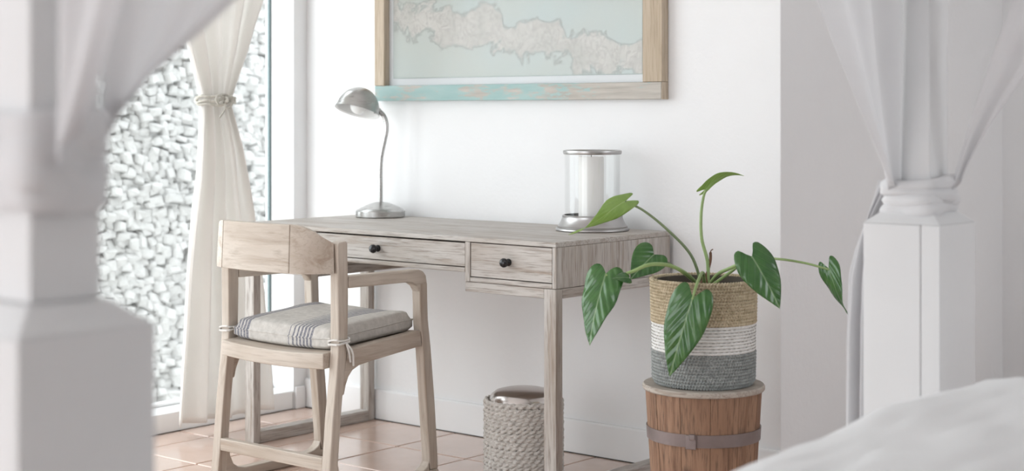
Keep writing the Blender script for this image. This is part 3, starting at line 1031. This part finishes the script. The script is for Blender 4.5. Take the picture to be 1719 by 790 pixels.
for sx, s0, s1, zz0, zz1, dd in ((0, -.014, .014, -.0195, .0185, .004), (0, -.004, .012, .006, .021, .008)):
    pts = []
    for zq in (zz0, zz1):
        for dq in (-.003, dd):
            for sq in (s0, s1):
                p = cc + tgc * sq + dcl * dq; pts.append((p.x, p.y, p.z + zq))
    i0 = len(mb.v); mb.v += pts
    mb.f += [tuple(i0 + q for q in f) for f in ((0, 1, 3, 2), (4, 6, 7, 5), (0, 4, 5, 1), (2, 3, 7, 6), (0, 2, 6, 4), (1, 5, 7, 3))]
mb.build('clasp', 'band', hoop, bevel=.0015)

# ================================================================== PLANTER + PLANT
pz = TZ + .0180
pp0 = Vector((tp.x, tp.y, pz))
pot = thing('basket_planter', pp0, 'round woven basket planter banded in straw, white and grey on the wooden tub', 'basket')
PR, PH = .140, .288


def prad(h):
    return PR - .0035 + .006 * (h / PH) - .010 * max(0, 1 - h / .018) ** 2


mb = MB().lathe([(.0001, .001), (prad(0) - .004, .001), (prad(.02) - .004, .02), (PR - .004, PH - .006), (PR - .012, PH - .006), (PR - .012, PH - .05), (.0001, PH - .05)], pp0, 48)
mb.build('lining', 'core', pot)  # dark backing colours in the shade between cord rows
MB().lathe([(.0001, PH - .038), (.05, PH - .040), (PR - .013, PH - .046)], pp0, 32).build('soil', 'soil', pot)
nr = 34
rh = PH / nr
bands = {'grey_band': [MB(), 'greygrass'], 'white_band': [MB(), 'whitegrass'], 'straw_band': [MB(), 'seagrass']}
for k in range(nr):
    nm = 'grey_band' if k < 11 else ('white_band' if k < 20 else 'straw_band')
    h = rh * (k + .5)
    if nm == 'white_band':
        rope_ring(bands[nm][0], pp0, prad(h), pp0.z + h, .0046, rh * .56, 0, 140, 0, 2, .06, 8)
    else:
        rope_ring(bands[nm][0], pp0, prad(h), pp0.z + h, .0058, rh * .58, 52, 420, k * 2.1, 2, .40, 8, .0003)
for nm, (mb, mt) in bands.items():
    mb.build(nm, mt, pot)
mb = MB()
for k in range(11, 20):                 # dark running stitches on the white band
    h = rh * (k + .02)
    for i in range(58):
        if random.random() < .2: continue
        th = 2 * PI * (i + .5 * (k % 2)) / 58
        r = prad(h) + .0040
        d = .0034 / r
        path = [(pp0.x + r * math.cos(th + s * d), pp0.y + r * math.sin(th + s * d), pp0.z + h) for s in (-1, 0, 1)]
        mb.tube(path, .0011, 4)
o = mb.build('stitching', 'stitch', pot); o['kind'] = 'stuff'
# loose straw fringe at the left of the rim
mb = MB()
for k in range(40):
    a = PI + YAW + random.uniform(-.35, .5)
    r0 = prad(PH) + random.uniform(-.004, .004)
    p = pp0 + Vector((r0 * math.cos(a), r0 * math.sin(a), PH - .012 + random.uniform(-.01, .006)))
    q = p + Vector((random.uniform(-.012, .012), random.uniform(-.012, .012), random.uniform(.0, .022)))
    mb.tube([p, p.lerp(q, .5) + Vector((0, 0, .004)), q], .0009, 4)
mb.build('straw_fringe', 'seagrass', pot)

plant = thing('potted_plant', pp0 + Vector((0, 0, PH - .04)), 'leafy green plant with long stalks growing in the basket planter', 'plant')
PC = pp0 + Vector((0, 0, PH - .042))
MB().lathe([(.0001, -.004), (.016, -.004), (.017, .012), (.012, .034), (.008, .052), (.0001, .056)], PC, 14).build('crown', 'crown', plant)


def half_outline(lobe=.16, wide=.5, n=14):
    """(across, along) from the sinus at the stalk round the lobe to the tip"""
    pts = [(0, 0), (.10, -.075), (.22, -lobe), (.36, -lobe * .85), (.46, -.02), (.5, .12), (.49, .26), (.44, .42), (.35, .58), (.23, .74), (.11, .88), (.035, .96), (0, 1.0)]
    P = smooth_path([(a * wide / .5, b, 0) for a, b in pts], 2)
    return [(max(0, p.x), p.y) for p in P]


def leaf(base, tip, nrm, width, mat='leaf', fold=.25, arch=.12, curl=0.0, twist=0.0, lobe=.16, wave=.02, stem=None, stem_r=.0032, smat='stem', skew=0.0):
    base, tip = Vector(base), Vector(tip)
    ax_ = tip - base; L = ax_.length; ax_.normalize()
    nrm = Vector(nrm); nrm = (nrm - ax_ * nrm.dot(ax_)).normalized()
    sd0 = ax_.cross(nrm)
    ol = half_outline(lobe)
    mb = MB(); mb.uv = []
    nt_ = 7
    for sg in (-1, 1):
        rows = []
        for k, (ox, oy) in enumerate(ol):
            s = k / (len(ol) - 1)
            my = s ** 1.35
            row = []
            for i in range(nt_):
                t = i / (nt_ - 1)
                x = ox * t * sg
                y = lerp(my, oy, t)
                mb.uv.append((.5 + x, y))
                yc = max(0.0, y)
                an = twist * yc
                sd = sd0 * math.cos(an) + nrm * math.sin(an)
                nn = nrm * math.cos(an) - sd0 * math.sin(an)
                hgt = arch * L * 4 * yc * (1 - yc) if y > 0 else 0
                hgt += fold * abs(x) * width - curl * x * x * 4 * width + wave * L * math.sin(yc * 15 + sg * 1.3) * abs(x) * 2 * .5
                hgt -= .10 * L * max(0, -y) * 3
                row.append(base + ax_ * (y * L) + sd * ((x + skew * yc * (1 - yc)) * width) + nn * hgt)
            rows.append(row)
        mb.grid(rows)
    o = mb.build('leaf', mat, plant, fix=False, ang=80)
    bmx = bmesh.new(); bmx.from_mesh(o.data); bmesh.ops.remove_doubles(bmx, verts=bmx.verts, dist=1e-5); bmesh.ops.recalc_face_normals(bmx, faces=bmx.faces); bmx.to_mesh(o.data); bmx.free()
    o.data.polygons.foreach_set('use_smooth', [True] * len(o.data.polygons))
    md = o.modifiers.new('thickness', 'SOLIDIFY'); md.thickness = .0009; md.offset = 0
    if stem:
        P = smooth_path([Vector(p) for p in stem] + [base + ax_ * .004], 7)
        n = len(P)
        MB().tube(P, [lerp(stem_r * 1.5, stem_r, k / (n - 1)) for k in range(n)], 8).build('stalk', smat, plant)
    return o


UP = Vector((0, 0, 1))
T = tt
c0 = PC + UP * .02
D = lambda u, v, dt=0.0: at_d(u, v, T + dt)
# upright pale leaf, seen nearly edge-on
leaf(D(1184, 318), D(1249, 295, -.02), UP * 1 - RT * .1 + FW * .35, .075, 'leafpale', .30, .16, 0.1, 0, .20, .01,
     [c0 + RT * .012, D(1188, 440), D(1178, 400), D(1177, 360), D(1181, 330)], .0036)
# pale leaf reaching left over the desk
leaf(D(1051, 337, -.06), D(954, 394, -.10), UP * .75 - FW * .65 + RT * .2, .058, 'leafpale', .20, .04, .2, 2.9, .16, .02,
     [c0 - RT * .004, D(1160, 428, -.02), D(1120, 385, -.04), D(1080, 353, -.05)], .0030, 'stemdark')
# leaf behind, at left
leaf(D(1098, 427, -.03), D(1058, 469, -.07), UP * .30 - FW * .85 - RT * .1, .096, 'leaf', .40, .08, 0.1, 0, .16, .02,
     [c0 - RT * .010, D(1160, 468, -.02), D(1130, 446, -.03)], .0030, 'stemdark')
# large hanging leaf at left
leaf(D(1017, 459, -.16), D(990, 580, -.20), -FW * .85 + UP * .45 - RT * .35, .108, 'leaf', .22, .05, 0.15, -.25, .12, .04,
     [c0 - RT * .012 - FW * .02, D(1150, 458, -.10), D(1122, 445, -.14), D(1090, 444, -.17), D(1060, 456, -.17), D(1031, 465, -.165)], .0040)
# small rounded leaf on the same stalk
leaf(D(1056, 466, -.18), D(1028, 467, -.22), -FW * .85 + UP * .5, .034, 'leaf', .1, .05, 0.1, 0, .10, .0)
# drooping front leaf over the basket
leaf(D(1163, 500, -.215), D(1124, 632, -.20), -FW * .85 + UP * .40 - RT * .25, .118, 'leaf', .20, .035, 0.15, .1, .15, .03,
     [c0 - FW * .03, D(1180, 458, -.09), D(1174, 466, -.15), D(1168, 482, -.20)], .0036)
# heart-shaped leaf at right
leaf(D(1262, 430, -.20), D(1309, 518, -.22), -FW * .9 + UP * .35 + RT * .12, .108, 'leaf', .16, .05, 0.15, 0, .19, .02,
     [c0 + RT * .014, D(1205, 460, -.06), D(1225, 450, -.12), D(1247, 440, -.18)], .0038)
# far right twisted leaf
leaf(D(1391, 450, -.10), D(1441, 548, -.16), -FW * .65 + UP * .25 - RT * .65, .068, 'leaf', .30, .06, 0.2, -1.7, .16, .02,
     [c0 + RT * .03 + FW * .03, D(1232, 452, .03), D(1250, 436, .02), D(1300, 434, -.03), D(1350, 441, -.07)], .0030)
# dry sheath
MB().tube(smooth_path([c0, D(1192, 440), D(1193, 422), D(1197, 418)], 5), [.004] * 10 + [.0015] * 6, 6).build('sheath', 'crown', plant)

# ================================================================== WINDOW CURTAIN
KX = XL + .115
tab = [(-400, 225, 505), (0, 284, 438), (40, 298, 424), (81, 310, 412), (120, 321, 398), (150, 330, 388), (168, 333, 382), (180, 333, 383), (205, 333, 390), (250, 331, 402), (300, 328, 411), (360, 320, 421), (450, 311, 433), (550, 304, 444), (650, 296, 454), (735, 289, 460)]
rod_z, hem_z = 2.30, .045
nz_, ns_ = 90, 150
rows = []
vt, vb = -560, 722
for j in range(nz_):
    z = lerp(rod_z, hem_z, j / (nz_ - 1))
    v = V0 + (CAMH - z) * FPX / 5.66
    uL, uR = interp(tab, v)
    yl, yr = at_x(uL, 0, KX).y, at_x(uR, 0, KX).y
    w = yr - yl
    row = []
    squeeze = max(0, 1 - abs(v - 170) / 170)
    for i in range(ns_):
        s = i / (ns_ - 1)
        ph = 2 * PI * 4.5 * s + .9 * math.sin(5 * s + 1)
        am = lerp(.030, .022, squeeze) * (0.55 + .45 * math.sin(3.1 * s + 1.0) ** 2)
        y = yl + w * (s + .020 * math.sin(ph * 1.0 + 1.2))
        x = KX + am * math.sin(ph) + .02 * squeeze * math.sin(PI * s) + .006 * math.sin(ph * 2.3 + z * 3)
        row.append((x, y, z))
    rows.append(row)
cur = MB().grid(rows).build('window_curtain', 'curtain', None, (KX, 3.7, hem_z), fix=False, solid=.002, ang=80)
tag(cur, 'cream floor-length curtain tied back in front of the glazed wall', 'curtain')
rod = MB().tube([(KX, 1.2, 2.315), (KX, YB - .001, 2.315)], .012, 12).build('curtain_rod', 'nickel', None, (KX, 3.0, 2.315))
tag(rod, 'slim metal curtain rod above the cream window curtain', 'curtain rod')
# rope tie
zt_ = CAMH + (V0 - 168) / FPX * 5.66
ya, yb_ = at_x(331, 0, KX).y, at_x(384, 0, KX).y
yc, hw = (ya + yb_) / 2, (yb_ - ya) / 2 + .004
tie = thing('curtain_tieback', (KX, yc, zt_), 'thin rope tieback knotted around the cream window curtain', 'tieback')
for k in range(3):
    mb = MB()
    P = []
    for i in range(48):
        a = 2 * PI * i / 48
        P.append((KX + .012 + .058 * math.cos(a), yc + hw * math.sin(a), zt_ + (.011 * (k - 1)) + .006 * math.sin(2 * a + k * 1.3) + .004 * math.sin(5 * a + k)))
    mb.tube(P, .0052, 7, closed=True).build('rope_loop', 'rope', tie)
kx = KX + .074
kn = Vector((kx, yc - .012, zt_))
mb = MB()
mb.tube(smooth_path([kn, kn + Vector((.012, -.030, .018)), kn + Vector((.014, -.048, .002)), kn + Vector((.012, -.03, -.016)), kn], 7), .0040, 7)
mb.tube(smooth_path([kn, kn + Vector((.012, .022, .014)), kn + Vector((.012, .03, -.008)), kn + Vector((.01, .01, -.026)), kn + Vector((0, -.01, -.01))], 7), .0040, 7)
mb.tube(smooth_path([kn, kn + Vector((.012, -.006, -.03)), kn + Vector((.01, -.03, -.062))], 7), .0036, 7)
mb.tube(smooth_path([kn + Vector((.004, 0, -.006)), kn + Vector((.014, .004, .0)), kn + Vector((.004, .004, .010))], 7), .0058, 7)
mb.build('bow', 'rope', tie)

# ================================================================== BED
BX0, BY0, BY1 = -1.58, 1.062, 3.300
BX1 = .28
bed = thing('four_poster_bed', ((BX0 + BX1) / 2, (BY0 + BY1) / 2, 0), 'white painted four-poster bed with square posts in the foreground', 'bed')
HB, HU, ZBK = .090, .0465, .896
for px_, py_ in ((BX0, BY0), (BX0, BY1), (BX1, BY0), (BX1, BY1)):
    # two boards side by side make the lower block; the joint shows as a thin crack
    xj = px_ + .046
    blk = MB().box(px_ - HB, xj - .0006, py_ - HB, py_ + HB, .0005, ZBK).build('post_block', 'bedpaint', bed, bevel=.003, seg=2)
    MB().box(xj + .0006, px_ + HB, py_ - HB, py_ + HB, .0005, ZBK).build('facing_board', 'bedpaint', blk, bevel=.002, seg=2)
    mb = MB()
    c = [[(px_ + sx * h, py_ + sy * h, z) for sx, sy in ((-1, -1), (1, -1), (1, 1), (-1, 1))] for h, z in ((HB, ZBK + .0003), (HB - .004, ZBK + .004), (HU + .008, ZBK + .030), (HU + .001, ZBK + .032))]
    mb.grid(c, cu=True); mb.f.append((3, 2, 1, 0)); n = len(mb.v); mb.f.append((n - 4, n - 3, n - 2, n - 1))
    mb.build('shoulder', 'bedpaint', bed, bevel=.0015)
    MB().box(px_ - HU, px_ + HU, py_ - HU, py_ + HU, ZBK + .0323, 2.14).build('post', 'bedpaint', bed, bevel=.003, seg=2)
CZ0, CZ1 = 2.1405, 2.20
for a in ((BX0 - HU, BX1 + HU, BY0 - HU, BY0 + HU, CZ0, CZ1), (BX0 - HU, BX1 + HU, BY1 - HU, BY1 + HU, CZ0, CZ1),
          (BX0 - HU, BX0 + HU, BY0 + HU + .0005, BY1 - HU - .0005, CZ0, CZ1), (BX1 - HU, BX1 + HU, BY0 + HU + .0005, BY1 - HU - .0005, CZ0, CZ1)):
    MB().box(*a).build('canopy_rail', 'bedpaint', bed, bevel=.003)
for x in (BX0, BX1):
    MB().box(x - .02, x + .02, BY0 + HB + .0005, BY1 - HB - .0005, .18, .36).build('side_rail', 'bedpaint', bed, bevel=.003)
for y in (BY0, BY1):
    MB().box(BX0 + HB + .0005, BX1 - HB - .0005, y - .02, y + .02, .18, .40).build('end_rail', 'bedpaint', bed, bevel=.003)
mat_ = MB().box(-1.425, .130, 1.235, 3.155, .22, .455).build('mattress', 'duvet', None, ((BX0 + BX1) / 2, 2.18, .22), bevel=.03, seg=3)
tag(mat_, 'white mattress lying in the four-poster bed under the duvet', 'mattress')
# duvet: a puffy sheet of bedding that drops over the left side
rows = []
nu, nv = 110, 120
dx0, dx1, dy0, dy1 = -1.455, .16, 1.20, 3.19
for j in range(nv):
    q = j / (nv - 1)
    row = []
    for i in range(nu):
        p = i / (nu - 1)
        x = lerp(dx0, dx1, p); y = lerp(dy0, dy1, q)
        ed = min(p * (dx1 - dx0), (1 - p) * (dx1 - dx0)); ee = min(q * (dy1 - dy0), (1 - q) * (dy1 - dy0))
        k1 = min(1, ed / .17); k2 = min(1, ee / .14)
        k = math.sqrt(max(0, 1 - (1 - k1) ** 2)) * math.sqrt(max(0, 1 - (1 - k2) ** 2))
        nz2 = noise.noise(Vector((x * 2.6, y * 2.2, 3))) * .020 + noise.noise(Vector((x * 7 + y * 3, y * 5, 8))) * .008 + .006 * noise.noise(Vector((x * 22, y * 8, 2)))
        z = .475 + k * (.118 + nz2 + .045 * max(0, q - .55) + .05 * min(1, max(0, (p - .06) / .25)) * max(0, q - .4))
        row.append((x - .01 * (1 - k) * 0, y, z))
    rows.append(row)
top = rows
mb = MB().grid(top)
n0 = len(mb.v)
ring = [j * nu for j in range(nv)] + [(nv - 1) * nu + i for i in range(1, nu)] + [j * nu + nu - 1 for j in range(nv - 2, -1, -1)] + [i for i in range(nu - 2, 0, -1)]
prev = ring
for lvl, (dz, wv) in enumerate(((-.05, .004), (-.11, .008))):
    cur_ = []
    for r_ in ring:
        x, y, z = mb.v[r_]
        cx_, cy_ = (dx0 + dx1) / 2, (dy0 + dy1) / 2
        cur_.append(len(mb.v)); mb.v.append((x + (.004 if x > cx_ else -.004) * lvl + wv * noise.noise(Vector((x * 9, y * 9, lvl))), y + wv * noise.noise(Vector((x * 9, y * 9, 5 + lvl))), .475 + dz))
    m_ = len(ring)
    for k in range(m_):
        mb.f.append((prev[k], prev[(k + 1) % m_], cur_[(k + 1) % m_], cur_[k]))
    prev = cur_
dv = mb.build('duvet', 'duvet', None, ((BX0 + BX1) / 2, 2.18, .47), ang=80)
tag(dv, 'puffy white duvet spread over the bed in the lower right foreground', 'duvet')


# gauze hung from the canopy rails and gathered to the posts
def gauze(name, post, d, z_tie, zr, D_, p, s0=0.0, nfold=5, amp=.035, off=0.0, rmin=.012):
    d = Vector(d); nrm = Vector((-d.y, d.x, 0))
    rows = []
    nj, ni = 60, 90
    for j in range(nj):
        r = j / (nj - 1)
        row = []
        for i in range(ni):
            s = lerp(s0, 1, i / (ni - 1))
            ds = rmin * s * 3 + D_ * s * (r ** (p if s > .5 else lerp(1.15, p, s * 2)))
            z = lerp(z_tie, zr, r) - .05 * (1 - s) * (1 - r)
            a = amp * (.30 + .70 * min(1, r * 2.5)) * math.sin(2 * PI * nfold * s + 1.5 * r) * (1 - .4 * s) + .008 * math.sin(9 * s + 6 * r)
            pt = Vector((post[0], post[1], 0)) + d * (ds + off) + nrm * a
            row.append((pt.x, pt.y, z))
        rows.append(row)
    return MB().grid(rows).build(name, 'gauze', None, (post[0], post[1], z_tie), fix=False, solid=.0012, ang=80)


E_ = HU + .004
tag(gauze('bed_curtain', (BX0 + E_ - .012, BY0 + E_ + .01), (0, 1, 0), 1.150, 2.138, 1.12, .9, 0, 2.5, .022, rmin=.004), 'white gauze bed curtain sweeping from the near bedpost towards the window', 'bed curtain')
tag(gauze('bed_curtain', (BX0 + E_ + .012, BY0 - .030), (1, 0, 0), 1.118, 2.138, .46, .84, .16, 2.5, .016), 'white gauze bed curtain on the foot side of the near bedpost', 'bed curtain')
tag(gauze('bed_curtain', (BX0 - .03, BY1 - E_), (0, -1, 0), .985, 2.138, .86, 1.0, 0, 2.6, .018), 'white gauze bed curtain drawn to the window side of the far bedpost', 'bed curtain')
tag(gauze('bed_curtain', (BX0 + E_, BY1 + .02), (1, 0, 0), .99, 2.138, 1.0, 1.18, .45, 2.6, .016), 'white gauze bed curtain at the head end right of the far bedpost', 'bed curtain')


def wrap(name, cx_, cy_, z0, z1, h, loops, lab, bulge=.012):
    t_ = thing(name, (cx_, cy_, z0), lab, 'curtain tie')
    for k in range(loops):
        zc = lerp(z0, z1, (k + .5) / loops)
        hh = (z1 - z0) / loops * .80
        tl = random.uniform(-.10, .10); ph = random.uniform(0, 6)
        rows = []
        n = 72
        for i in range(n):
            a = 2 * PI * i / n
            ca, sa = math.cos(a), math.sin(a)
            sq = (abs(ca) ** 5 + abs(sa) ** 5) ** (-1 / 5)
            row = []
            for q in range(10):
                f = 2 * PI * q / 10
                rr = h + .0045 + (bulge * .5) * (1 + math.cos(f)) * (1 + .25 * math.sin(3 * a + ph)) * .8
                wr = .0018 * math.sin(5 * f + 4 * a + ph)
                row.append((cx_ + (rr + wr) * sq * ca, cy_ + (rr + wr) * sq * sa, zc + math.sin(f) * hh * (1 + .18 * math.sin(2 * a + ph)) + tl * rr * math.sin(a + ph)))
            rows.append(row)
        MB().grid(rows, cu=True, cv=True).build('cloth_band', 'wrap', t_, ang=80)
    return t_


wrap('curtain_wrap', BX0, BY1, .918, .990, HU, 4, 'white gauze wound around the far bedpost as a tie', .026)
wrap('curtain_wrap', BX0, BY0, 1.035, 1.135, HU, 4, 'white gauze wound around the near bedpost as a tie', .014)
# loose tail hanging below the far tie
rows = []
for j in range(50):
    r = j / 49
    z = lerp(.985, .03, r)
    v = V0 + (CAMH - z) * FPX / 3.40
    ul = interp([(250, 1484), (330, 1470), (380, 1455), (430, 1436), (480, 1424), (600, 1419), (1100, 1412)], v)[0]
    yq = BY1 - .02
    xl = at_y(ul, 0, yq).x
    xr_ = lerp(BX0 - HU - .01, BX0 - HB - .008, min(1, r * 12))
    xl = min(xl, xr_ - .012)
    row = []
    for i in range(40):
        s = i / 39
        row.append((lerp(xl, xr_, s), yq + .024 * math.sin(2 * PI * 2.4 * s + .8 * r) * min(1, .35 + r * 2), z))
    rows.append(row)
tl = MB().grid(rows).build('curtain_tail', 'gauze', None, (BX0 - .12, BY1, .03), fix=False, solid=.0012, ang=80)
tag(tl, 'loose white gauze tail hanging down beside the far bedpost', 'bed curtain')

for o in bpy.data.objects:
    if '_o' in o: del o['_o']
